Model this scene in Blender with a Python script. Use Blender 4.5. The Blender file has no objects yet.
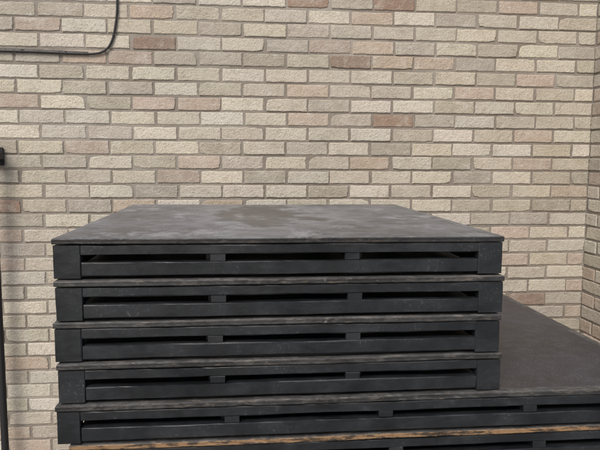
import bpy, bmesh, math, random
import numpy as np
from mathutils import Matrix, Vector, noise
random.seed(7)

# ---------------- camera calibration (photo measurements, 600x450) -------------
W1=1.22
def Rm(y,p,r):
    cz,sz=math.cos(y),math.sin(y); a=math.pi/2+p; cx,sx=math.cos(a),math.sin(a); cr,sr=math.cos(r),math.sin(r)
    return np.array([[cz,-sz,0],[sz,cz,0],[0,0,1]])@np.array([[1,0,0],[0,cx,-sx],[0,sx,cx]])@np.array([[cr,-sr,0],[sr,cr,0],[0,0,1]])
def proj(q,P):
    y,p,r,f,cx,cy,cz,h=q
    P=np.array(P,float); P[2]*=h
    c=Rm(y,p,r).T@(P-np.array([cx,cy,cz]))
    return np.array([300+f*c[0]/-c[2],225-f*c[1]/-c[2]])
M=[((0,0,0),(52,238)),((W1,0,0),(504,238.5)),((0,1.22,0),(134,203)),((W1,1.22,0),(396,206)),
   ((0,0,-1),(54,280)),((0,0,-2),(55.5,322)),((0,0,-3),(57,364)),((0,0,-4),(58.5,405)),((0,0,-5),(60,446)),
   ((W1,0,-1),(501,276)),((W1,0,-2),(499.5,313)),((W1,0,-3),(498,350)),((W1,0,-4),(497,388))]
q=np.array([0.1,-0.1,0.0,600,0.5,-1.7,0.22,0.11])
def res(q): 
    r=[]
    for P,m in M: r+=list(proj(q,P)-np.array(m))
    r.append((q[3]-600)/40.)
    return np.array(r)
lam=1e-3
for it in range(200):
    r0=res(q); J=np.zeros((len(r0),8))
    for k in range(8):
        d=1e-5*max(1,abs(q[k])); qq=q.copy(); qq[k]+=d; J[:,k]=(res(qq)-r0)/d
    A=J.T@J; st=np.linalg.solve(A+lam*np.diag(np.diag(A)),-J.T@r0)
    if (res(q+st)**2).sum()<(r0**2).sum(): q=q+st; lam*=0.5
    else: lam*=4
h=q[7]; NP=12; H=NP*h
def ray(px,py,axis,val):
    R=Rm(q[0],q[1],q[2]); d=R@np.array([(px-300)/q[3],-(py-225)/q[3],-1.0]); C=q[4:7]
    t=(val-C[axis])/d[axis]; return C+t*d
YW=1.58
XC=float(ray(587,200,1,YW)[0])
XR=float(ray(600,343,2,-4*h)[0])

# ---------------- helpers ------------------
def newmat(name):
    m=bpy.data.materials.new(name); m.use_nodes=True; nt=m.node_tree
    b=nt.nodes['Principled BSDF']; return m,nt,b
def N(nt,t,**kw):
    n=nt.nodes.new(t)
    for k,v in kw.items():
        if k in n.inputs: n.inputs[k].default_value=v
        else: setattr(n,k,v)
    return n
def noise_(nt,vec,scale,detail=4,rough=0.6):
    n=N(nt,'ShaderNodeTexNoise'); n.inputs['Scale'].default_value=scale; n.inputs['Detail'].default_value=detail; n.inputs['Roughness'].default_value=rough
    nt.links.new(vec,n.inputs['Vector']); return n.outputs['Fac']
def mapv(nt,src,scale=(1,1,1),loc=(0,0,0)):
    m=N(nt,'ShaderNodeMapping'); m.inputs['Scale'].default_value=scale; m.inputs['Location'].default_value=loc
    nt.links.new(src,m.inputs['Vector']); return m.outputs['Vector']
def rng_(nt,v,a,b,c=0,d=1):
    n=N(nt,'ShaderNodeMapRange'); n.inputs[1].default_value=a;n.inputs[2].default_value=b;n.inputs[3].default_value=c;n.inputs[4].default_value=d
    nt.links.new(v,n.inputs[0]); return n.outputs[0]
def mixc(nt,f,a,b,mode='MIX'):
    n=N(nt,'ShaderNodeMix',data_type='RGBA',blend_type=mode)
    for i,v in ((0,f),(6,a),(7,b)):
        if isinstance(v,(tuple,list)): n.inputs[i].default_value=(*v[:3],1)
        elif isinstance(v,(float,int)): n.inputs[i].default_value=v
        else: nt.links.new(v,n.inputs[i])
    return n.outputs[2]
def mth(nt,op,a,b=0.0):
    n=N(nt,'ShaderNodeMath',operation=op)
    for i,v in ((0,a),(1,b)):
        if isinstance(v,(float,int)): n.inputs[i].default_value=v
        else: nt.links.new(v,n.inputs[i])
    return n.outputs[0]
def bump(nt,b,hgt,dist,strength=1.0):
    n=N(nt,'ShaderNodeBump'); n.inputs['Strength'].default_value=strength; n.inputs['Distance'].default_value=dist
    nt.links.new(hgt,n.inputs['Height']); nt.links.new(n.outputs[0],b.inputs['Normal'])

def brick_mat():
    m,nt,b=newmat('weathered_brick'); tc=N(nt,'ShaderNodeTexCoord').outputs['Object']
    at=N(nt,'ShaderNodeAttribute',attribute_name='bcol'); col=at.outputs['Color']
    big=noise_(nt,tc,1.3,3,.6); fine=noise_(nt,tc,110,3,.75); speck=noise_(nt,tc,380,1,.5)
    med=noise_(nt,mapv(nt,tc,(1,1,1),(3,5,1)),12,4,.72)
    c=mixc(nt,rng_(nt,fine,.4,.7,0,.5),col,(.28,.245,.20))
    c=mixc(nt,rng_(nt,speck,.60,.74,0,.6),c,(.12,.10,.085))
    c=mixc(nt,rng_(nt,med,.48,.70,0,.5),c,(.53,.50,.44))
    c=mixc(nt,rng_(nt,med,.46,.30,0,.45),c,(.27,.235,.20))
    c=mixc(nt,rng_(nt,big,.50,.70,0,.3),c,(.30,.275,.24))
    lime=noise_(nt,mapv(nt,tc,(1,1,1.6),(9,2,4)),6,5,.74)
    c=mixc(nt,rng_(nt,lime,.60,.71,0,.6),c,(.64,.62,.58))
    nt.links.new(c,b.inputs['Base Color']); b.inputs['Roughness'].default_value=.92
    b.inputs['Specular IOR Level'].default_value=.25
    hh=mth(nt,'ADD',mth(nt,'MULTIPLY',fine,.7),noise_(nt,tc,42,3,.7))
    bump(nt,b,hh,.008,.85); return m
def mortar_mat():
    m,nt,b=newmat('mortar'); tc=N(nt,'ShaderNodeTexCoord').outputs['Object']
    c=mixc(nt,noise_(nt,tc,14,4,.7),(.15,.125,.10),(.32,.285,.245))
    c=mixc(nt,rng_(nt,noise_(nt,tc,1.6,3,.6),.46,.68,0,.55),c,(.44,.41,.36))
    nt.links.new(c,b.inputs['Base Color']); b.inputs['Roughness'].default_value=.95
    bump(nt,b,noise_(nt,tc,160,3,.75),.006,.9); return m
MB,MM=brick_mat(),mortar_mat()

def brick_wall(name,length,height,mat,zoff=0.0,seed=1,phase=0.0,pal_shift=0.0,mext=0.0):
    r=random.Random(seed)
    V=[];F=[];C=[];MI=[]
    L,Hh=.215,.065
    cz=.075; pitch=.225
    nrow=int(height/cz)
    def pal(z):
        t=r.random()
        pb=.03+ (.13 if z>2.30 else 0)
        if t<pb: c=(.27,.185,.14)
        elif t<pb+.12: c=(.45,.365,.295)
        elif t<pb+.34: c=(.40,.365,.305)
        elif t<pb+.68: c=(.48,.435,.355)
        else: c=(.55,.51,.43)
        k=r.uniform(.86,1.12)*(1+pal_shift)
        return (c[0]*k*r.uniform(.98,1.02),c[1]*k,c[2]*k*r.uniform(.95,1.04),1)
    for j in range(nrow):
        z0=j*cz+zoff; off=((j%2)*.5)*pitch+phase+r.uniform(-.006,.006)
        i=-1
        rowj=r.uniform(-.0015,.0015)
        while i*pitch+off<length:
            x0=i*pitch+off+r.uniform(-.003,.003); x1=x0+L+r.uniform(-.003,.003); i+=1
            x0=max(x0,0); x1=min(x1,length)
            if x1-x0<.02: continue
            za=z0+rowj+r.uniform(-.0015,.0015); zb=za+Hh+r.uniform(-.0018,.0018)
            n=10; m=4
            per=[(x0+(x1-x0)*k/n,za) for k in range(n)]+[(x1,za+(zb-za)*k/m) for k in range(m)]+[(x1-(x1-x0)*k/n,zb) for k in range(n)]+[(x0,zb-(zb-za)*k/m) for k in range(m)]
            xc,zc=(x0+x1)/2,(za+zb)/2
            yo=r.uniform(-.002,.002); tx=r.uniform(-.010,.010); tz=r.uniform(-.02,.02)
            col=pal(z0)
            base=len(V); npnt=len(per)
            jit=[(px+r.uniform(-.0015,.0015),pz+r.uniform(-.0014,.0014)) for (px,pz) in per]
            if r.random()<.35:
                cidx=r.choice([0,n,n+m,2*n+m]); s=r.uniform(.5,1.4)
                for dk,am in ((-1,.003),(0,.007),(1,.004)):
                    kx,kz=jit[(cidx+dk)%npnt]; jit[(cidx+dk)%npnt]=(kx+s*(am if kx<xc else -am),kz+s*(am if kz<zc else -am))
            for ring,(ins,y) in enumerate(((.0042,-.0),(.0008,.0026),(0,.02))):
                for (px,pz) in jit:
                    sx=ins*(1 if px<xc else -1); sz=ins*(1 if pz<zc else -1)
                    if abs(px-xc)<(x1-x0)/2-.006: sx=0
                    if abs(pz-zc)<(zb-za)/2-.006: sz=0
                    X,Z=px+sx,pz+sz
                    V.append((X,y+yo+tx*(X-xc)+tz*(Z-zc),Z)); C.append(col)
            F.append([base+k for k in range(npnt)]); MI.append(0)
            for ring in range(2):
                a=base+ring*npnt; bb=a+npnt
                for k in range(npnt):
                    k2=(k+1)%npnt; F.append([a+k,bb+k,bb+k2,a+k2]); MI.append(0)
    y0,y1=.005,.22
    hz=nrow*cz+zoff
    nb=len(V)
    for (x,y,z) in ((0,y0,0),(length+mext,y0,0),(length+mext,y1,0),(0,y1,0),(0,y0,hz),(length+mext,y0,hz),(length+mext,y1,hz),(0,y1,hz)):
        V.append((x,y,z)); C.append((.3,.3,.3,1))
    for f in ((0,1,5,4),(1,2,6,5),(2,3,7,6),(3,0,4,7),(4,5,6,7),(3,2,1,0)): F.append([nb+k for k in f]); MI.append(1)
    me=bpy.data.meshes.new(name); me.from_pydata(V,[],F); me.materials.append(MB); me.materials.append(MM)
    me.polygons.foreach_set('material_index',MI)
    a=me.color_attributes.new('bcol','FLOAT_COLOR','POINT'); a.data.foreach_set('color',np.array(C,dtype=np.float32).ravel())
    me.update(); o=bpy.data.objects.new(name,me); bpy.context.collection.objects.link(o); o.matrix_world=mat
    return o
XL=-2.6
brick_wall('brick_wall',XC-XL,4.2,Matrix.Translation((XL,YW,0)),seed=3,phase=.07,mext=.05)
Rr=Matrix(((0,1,0,XC),(-1,0,0,YW+.003),(0,0,1,.0),(0,0,0,1)))
brick_wall('brick_wall',2.0,4.2,Rr,seed=9,phase=.12,pal_shift=.06)

# ---------------- platform materials ----------------
def paint(name,wear,col=(.0072,.0085,.010),dust=(.042,.046,.05),wood=(.16,.125,.09),wamt=1.0,damt=.45,spot=.76,rl=.36,rh=.60,strk=(5,12,13),bs=.4):
    m,nt,b=newmat(name); tc0=N(nt,'ShaderNodeTexCoord').outputs['Object']
    inf=N(nt,'ShaderNodeObjectInfo').outputs['Random']
    cmb=N(nt,'ShaderNodeCombineXYZ'); 
    for i in range(3): nt.links.new(mth(nt,'MULTIPLY',inf,37.0+i*11),cmb.inputs[i])
    va=N(nt,'ShaderNodeVectorMath',operation='ADD'); nt.links.new(tc0,va.inputs[0]); nt.links.new(cmb.outputs[0],va.inputs[1]); tc=va.outputs[0]
    n1=noise_(nt,tc,7,4,.65); n2=noise_(nt,mapv(nt,tc,strk),1.3,5,.72); fine=noise_(nt,tc,130,2,.7)
    c=mixc(nt,rng_(nt,n1,.35,.7,0,1),col,tuple(x*1.9+.002 for x in col))
    c=mixc(nt,rng_(nt,n2,.50,.75,0,damt),c,dust)
    c=mixc(nt,mth(nt,'MULTIPLY',rng_(nt,fine,.58,.72),rng_(nt,n1,.5,.65,0,.4)),c,(.14,.14,.135))
    sc=noise_(nt,mapv(nt,tc,(14,60,90),(2,3,7)),1.3,5,.75)
    c=mixc(nt,rng_(nt,sc,wear,wear+.06,0,.85*wamt),c,wood)
    sp=noise_(nt,mapv(nt,tc,(1,1,1.0),(5,5,5)),45,4,.6)
    c=mixc(nt,rng_(nt,sp,spot,spot+.04,0,.5),c,(.26,.26,.25))
    nt.links.new(c,b.inputs['Base Color'])
    nt.links.new(rng_(nt,n1,.3,.7,rl,rh),b.inputs['Roughness']); b.inputs['Specular IOR Level'].default_value=.4
    hh=mth(nt,'ADD',noise_(nt,tc,22,3,.6),mth(nt,'MULTIPLY',fine,.35)); bump(nt,b,hh,.003,bs)
    return m
MF=paint('black_painted_timber',.73)
ME=paint('worn_plywood_edge',.57,dust=(.085,.08,.074),wood=(.15,.125,.10),col=(.018,.018,.018),damt=1.0,wamt=.7,spot=.69,strk=(9,9,20))
ME0=paint('painted_plywood_edge',.58,dust=(.06,.05,.042),wood=(.13,.085,.06),col=(.012,.012,.012),damt=.7,wamt=.8,spot=.72)
MO=paint('bare_plywood_edge',.46,dust=(.13,.09,.05),wood=(.27,.165,.085),col=(.03,.022,.017),damt=.8)
ML=paint('dusty_deck_lip',.55,dust=(.15,.147,.14),wood=(.19,.17,.15),col=(.04,.039,.038),damt=1.0,wamt=.7,spot=.68,rl=.6,rh=.8,strk=(10,10,10))
def topmat(name,base,pale,wet=True):
    m,nt,b=newmat(name); tc=N(nt,'ShaderNodeTexCoord').outputs['Object']
    n1=noise_(nt,mapv(nt,tc,(1,1,1),(4,2,0)),2.6,5,.68); n2=noise_(nt,tc,16,5,.72); fine=noise_(nt,tc,160,2,.7)
    c=mixc(nt,rng_(nt,n1,.38,.62),base,pale)
    c=mixc(nt,rng_(nt,n2,.45,.72,0,.6),c,tuple(x*1.6 for x in pale))
    scr=noise_(nt,mapv(nt,tc,(3,90,1)),1.0,4,.7); c=mixc(nt,rng_(nt,scr,.64,.68,0,.35),c,(.25,.25,.25))
    c=mixc(nt,rng_(nt,fine,.60,.72,0,.45),c,(.3,.29,.28))
    ro=rng_(nt,n1,.3,.7,.36,.58)
    if wet:
        g=N(nt,'ShaderNodeVectorMath',operation='DISTANCE'); nt.links.new(mapv(nt,tc,(1,.42,0),(0,0,0)),g.inputs[0]); g.inputs[1].default_value=(.58,.32,0)
        wv=mth(nt,'ADD',g.outputs['Value'],mth(nt,'MULTIPLY',mth(nt,'SUBTRACT',noise_(nt,tc,5,4,.6),.5),.6))
        ring=mth(nt,'MULTIPLY',rng_(nt,wv,.17,.21,0,1),rng_(nt,wv,.21,.33,1,0))
        c=mixc(nt,mth(nt,'MULTIPLY',ring,.5),c,(.27,.275,.285))
        wf=rng_(nt,wv,.14,.21,1,0)
        c=mixc(nt,mth(nt,'MULTIPLY',wf,.62),c,(.045,.041,.038))
        sheen=noise_(nt,mapv(nt,tc,(1,.6,1),(1,8,1)),5,6,.78)
        c=mixc(nt,rng_(nt,sheen,.54,.62,0,.55),c,(.36,.37,.39))  # sky sheen on the deck put into the colour as pale patches
        n=N(nt,'ShaderNodeMix'); nt.links.new(wf,n.inputs[0]); nt.links.new(ro,n.inputs[2]); n.inputs[3].default_value=.36; ro=n.outputs[0]
    nt.links.new(c,b.inputs['Base Color']); nt.links.new(ro,b.inputs['Roughness'])
    bump(nt,b,mth(nt,'ADD',n2,mth(nt,'MULTIPLY',fine,.3)),.002,.4); return m
MT=topmat('worn_black_deck_top',(.07,.072,.076),(.16,.163,.17))
MT2=topmat('black_deck_top',(.023,.022,.027),(.046,.044,.052),wet=False)

def box(V,F,MI,a,b,mi,ch=.0022):
    a=list(a);b=list(b)
    d=[b[i]-a[i] for i in range(3)]; ax=max(range(3),key=lambda i:d[i]); u,v=[i for i in range(3) if i!=ax]
    c=min(ch,d[u]*.3,d[v]*.3)
    sec=[(c,0),(d[u]-c,0),(d[u],c),(d[u],d[v]-c),(d[u]-c,d[v]),(c,d[v]),(0,d[v]-c),(0,c)]
    ns=max(1,int(d[ax]/.02)); base=len(V); sd=random.uniform(0,100)
    for k in range(ns+1):
        t=a[ax]+d[ax]*k/ns
        for qi,(s,w) in enumerate(sec):
            p=[0,0,0]; p[ax]=t; 
            j1=noise.noise(Vector((t*9,qi*3.1,sd)))*.0014+noise.noise(Vector((t*45,qi*5.1,sd)))*.0006
            j2=noise.noise(Vector((t*5,qi*.5+9,sd)))*.0022+noise.noise(Vector((t*40,qi*2.3+9,sd)))*.0007
            p[u]=a[u]+s+j1; p[v]=a[v]+w+j2
            V.append(tuple(p))
    for k in range(ns):
        for s in range(8):
            F.append([base+k*8+s,base+k*8+(s+1)%8,base+(k+1)*8+(s+1)%8,base+(k+1)*8+s]); MI.append(mi)
    F.append([base+s for s in range(8)][::-1]); MI.append(mi)
    F.append([base+ns*8+s for s in range(8)]); MI.append(mi)

def platform(W,D,hh,nslot,loc,rot,mats,seed,nside=3,endw=.070):
    random.seed(seed)
    V=[];F=[];MI=[]
    ply=.0155
    nx=int(W/.008); ny=int(D/.008); o=.003
    def gx(i): return -o+(W+2*o)*i/nx
    def gy(j): return -o+(D+2*o)*j/ny
    sd=random.uniform(0,50)
    def warp(x,y): return noise.noise(Vector((x*2.2,y*2.2,sd)))*.0022
    ring=[(i,0) for i in range(nx)]+[(nx,j) for j in range(ny)]+[(nx-i,ny) for i in range(nx)]+[(0,ny-j) for j in range(ny)]
    lev=[(0.030,0.0003),(0.0035,0.0),(0.0008,-.0015),(0.0,-.004),(0.0004,-.009),(0.0,-.013),(.0012,-ply)]
    starts=[]
    for li,(ins,z) in enumerate(lev):
        starts.append(len(V))
        for (i,j) in ring:
            x,y=gx(i),gy(j)
            rough=abs(noise.noise(Vector((x*60,y*60,sd+li*.3))))*.0012+max(0,noise.noise(Vector((x*11,y*11,sd+li*.15)))-.32)*.010
            q_=ins+(rough if li else noise.noise(Vector((x*14,y*14,sd)))*.012)
            if li==0:
                X=min(max(x,q_-o),W+o-q_); Y=min(max(y,q_-o),D+o-q_)
                V.append((X,Y,z+warp(x,y)))
            else:
                cxn=(q_ if i==0 else (-q_ if i==nx else 0)); cyn=(q_ if j==0 else (-q_ if j==ny else 0))
                V.append((x+cxn,y+cyn,z+warp(x,y)))
    nr=len(ring)
    F.append([starts[0]+k for k in range(nr)]); MI.append(1)
    for li in range(len(lev)-1):
        for k in range(nr):
            k2=(k+1)%nr; F.append([starts[li]+k,starts[li+1]+k,starts[li+1]+k2,starts[li]+k2]); MI.append(3 if li<2 else 2)
    F.append([starts[-1]+k for k in range(nr)][::-1]); MI.append(0)
    T=.030
    zt0=-ply-.0030; zt1=zt0-.0255
    zs1=zt1-.0205
    zb1=-hh+.011
    zf=-hh+.0055
    def side(along,length,n,ew,y0,y1,yin0,yin1,x_off=0.0,yb0=0,yb1=0):
        def B(s0,s1,za,zb,p0,p1):
            if along=='x': box(V,F,MI,(s0,p0,zb),(s1,p1,za),0)
            else: box(V,F,MI,(p0,s0,zb),(p1,s1,za),0)
        s0,s1=x_off,length-x_off
        B(s0+ew,s1-ew,zt0,zt1,y0,y1)
        B(s0,s0+ew-.0006,zt0,zf,y0,y1); B(s1-ew+.0006,s1,zt0,zf,y0,y1)
        B(s0+ew+.0015,s1-ew-.0015,zs1,zb1,yin0,yin1)
        w=.040; sl=(s1-s0-2*ew-(n-1)*w)/n
        for k in range(1,n):
            a=s0+ew+k*sl+(k-1)*w+random.uniform(-.006,.006)
            B(a,a+w,zt1+.0006,zs1-.0006,yb0,yb1)
    side('x',W,nslot,endw,0,T,-.0008,T+.001,yb0=.0010,yb1=T-.001)
    side('x',W,nslot,endw,D-T,D,D-T-.001,D+.0008,yb0=D-T+.001,yb1=D-.0010)
    side('y',D,nside,endw,0,T,-.0008,T+.001,x_off=T+.0055,yb0=.0010,yb1=T-.001)
    side('y',D,nside,endw,W-T,W,W-T-.001,W+.0008,x_off=T+.0055,yb0=W-T+.001,yb1=W-.0010)
    for k in range(1,nslot):
        x=W*k/nslot; box(V,F,MI,(x-.012,T+.006,zb1+.01),(x+.012,D-T-.006,zt0-.001),0)
    me=bpy.data.meshes.new('stage_platform'); me.from_pydata(V,[],F)
    for m in mats: me.materials.append(m)
    me.polygons.foreach_set('material_index',MI); me.update()
    bm=bmesh.new(); bm.from_mesh(me); bmesh.ops.recalc_face_normals(bm,faces=bm.faces); bm.to_mesh(me); bm.free()
    o=bpy.data.objects.new('stage_platform',me); bpy.context.collection.objects.link(o)
    o.location=loc; o.rotation_euler=(0,0,rot); return o
offs=[(0,0,0),(.004,-.008,.004),(-.003,-.004,-.003),(.004,-.011,.003)]
for k in range(4):
    ox,oy,rz=offs[k]
    platform(W1,1.22,h,3,(ox,oy,H-k*h),rz,[MF,MT if k==0 else MT2,ME if k else ME0,MT if k==0 else ML],10+k)
WB=XR
boffs=[(-.002,-.015,0),(.03,-.012,.002),(.0,.0,0),(.01,-.01,-.003),(0,.005,0),(.01,0,.002),(0,-.01,0),(0,0,0)]
for k in range(8):
    ox,oy,rz=boffs[k]
    platform(WB,1.42,h,4,(ox,oy,H-(4+k)*h),rz,[MF,MT2,MO if k==1 else ME,ML],30+k,nside=3,endw=.062)

# ---------------- cable, post, ground -----------------
def W(px,py,y=YW):
    p=ray(px,py,1,y); return (float(p[0]),float(p[1]),float(p[2])+H)
def tube(name,pts,rad,mat,kind='POLY'):
    cu=bpy.data.curves.new(name,'CURVE'); cu.dimensions='3D'; cu.bevel_depth=rad; cu.bevel_resolution=4; cu.use_fill_caps=True
    s=cu.splines.new(kind)
    s.points.add(len(pts)-1)
    if kind=='NURBS': s.order_u=4; s.use_endpoint_u=True
    for i,p in enumerate(pts): s.points[i].co=(*p,1)
    cu.materials.append(mat); o=bpy.data.objects.new(name,cu); bpy.context.collection.objects.link(o); return o
mc,nt,b=newmat('black_rubber'); b.inputs['Base Color'].default_value=(.010,.010,.011,1); b.inputs['Roughness'].default_value=.6
mg,nt,b=newmat('grey_cable_sheath'); b.inputs['Base Color'].default_value=(.12,.115,.11,1); b.inputs['Roughness'].default_value=.6
yc=YW-.010
a0=W(0,51,yc)
pts=[(XL+.02,yc,a0[2]+.003),(a0[0]-.5,yc,a0[2]+.004),a0,W(30,51.5,yc),W(60,53,yc),W(84,54,yc),W(98,54,yc),W(107,50,yc),W(112,42,yc),W(115,30,yc),W(117,14,yc),W(117.5,0,yc)]
lx=W(117.5,0,yc); pts.append((lx[0]+.002,yc,lx[2]+.35)); pts.append((lx[0]+.002,yc,4.1))
cab=tube('electrical_cable',pts,.0055,mc,'NURBS')
pts2=[(XL+.02,yc,a0[2]+.018),(a0[0]-.4,yc,a0[2]+.018),W(0,48.5,yc),W(40,49.5,yc),W(88,52.2,yc)]
for (px,py) in ((22,51),(66,53),(113.5,36),(117,12)):
    c=W(px,py,YW-.006); bpy.ops.mesh.primitive_cube_add(size=1,location=c); o=bpy.context.object; o.name='cable_clip'; o.scale=(.009,.014,.015); o.data.materials.append(mc)
    bm=o.modifiers.new('b','BEVEL'); bm.width=.003; o.parent=cab
tube('grey_cable',pts2,.003,mg,'NURBS')
ps=W(-9,150,YW-.09)
post=tube('metal_post',[(ps[0],ps[1],0),(ps[0],ps[1],ps[2]+.06)],.018,mc)
me=bpy.data.meshes.new('bracket'); bm=bmesh.new()
for (cx,cy,cz,sx,sy,sz) in ((.012,.0,0,.075,.055,.030),(.0,.045,0,.05,.075,.02),(.0,.08,0,.06,.008,.09)):
    g=bmesh.ops.create_cube(bm,size=1)
    for v in g['verts']: v.co=Vector((v.co.x*sx+cx,v.co.y*sy+cy,v.co.z*sz+cz))
bmesh.ops.bevel(bm,geom=bm.edges[:],offset=.003,segments=2,affect='EDGES')
bm.to_mesh(me); me.materials.append(mc); br=bpy.data.objects.new('bracket',me); bpy.context.collection.objects.link(br); br.location=(ps[0],ps[1],ps[2]-.03); br.parent=post
m,nt,b=newmat('concrete'); tc=N(nt,'ShaderNodeTexCoord').outputs['Object']
c=mixc(nt,noise_(nt,tc,1.5,5,.7),(.16,.155,.145),(.28,.27,.25)); nt.links.new(c,b.inputs['Base Color']); b.inputs['Roughness'].default_value=.9
bump(nt,b,noise_(nt,tc,60,4,.7),.004,.6)
bpy.ops.mesh.primitive_plane_add(size=400,location=(0,0,0)); g=bpy.context.object; g.name='ground'; g.data.materials.append(m)

# ---------------- camera & light -----------------
cd=bpy.data.cameras.new('camera'); cam=bpy.data.objects.new('camera',cd); bpy.context.collection.objects.link(cam)
cd.sensor_width=36; cd.lens=q[3]/600*36; cd.clip_end=1000; cd.clip_start=.01
R=Matrix(Rm(q[0],q[1],q[2]).tolist()).to_4x4()
cam.matrix_world=Matrix.Translation((q[4],q[5],q[6]+H))@R
bpy.context.scene.camera=cam
el=math.radians(44); az=math.radians(205)
w=bpy.data.worlds.new('World'); bpy.context.scene.world=w; w.use_nodes=True; nt=w.node_tree
sky=nt.nodes.new('ShaderNodeTexSky'); sky.sky_type='NISHITA'; sky.sun_disc=False; sky.sun_elevation=el; sky.sun_rotation=az
sky.dust_density=4; sky.air_density=1; sky.ozone_density=1
nt.links.new(sky.outputs[0],nt.nodes['Background'].inputs[0]); nt.nodes['Background'].inputs[1].default_value=.15
sd=bpy.data.lights.new('sun','SUN'); sd.energy=2.15; sd.angle=math.radians(28); sd.color=(1,.98,.955)
so=bpy.data.objects.new('sun',sd); bpy.context.collection.objects.link(so)
d=Vector((math.sin(az)*math.cos(el),math.cos(az)*math.cos(el),math.sin(el)))
so.rotation_euler=d.to_track_quat('Z','Y').to_euler()
sc=bpy.context.scene; sc.view_settings.view_transform='Standard'; sc.view_settings.look='None'; sc.view_settings.exposure=0
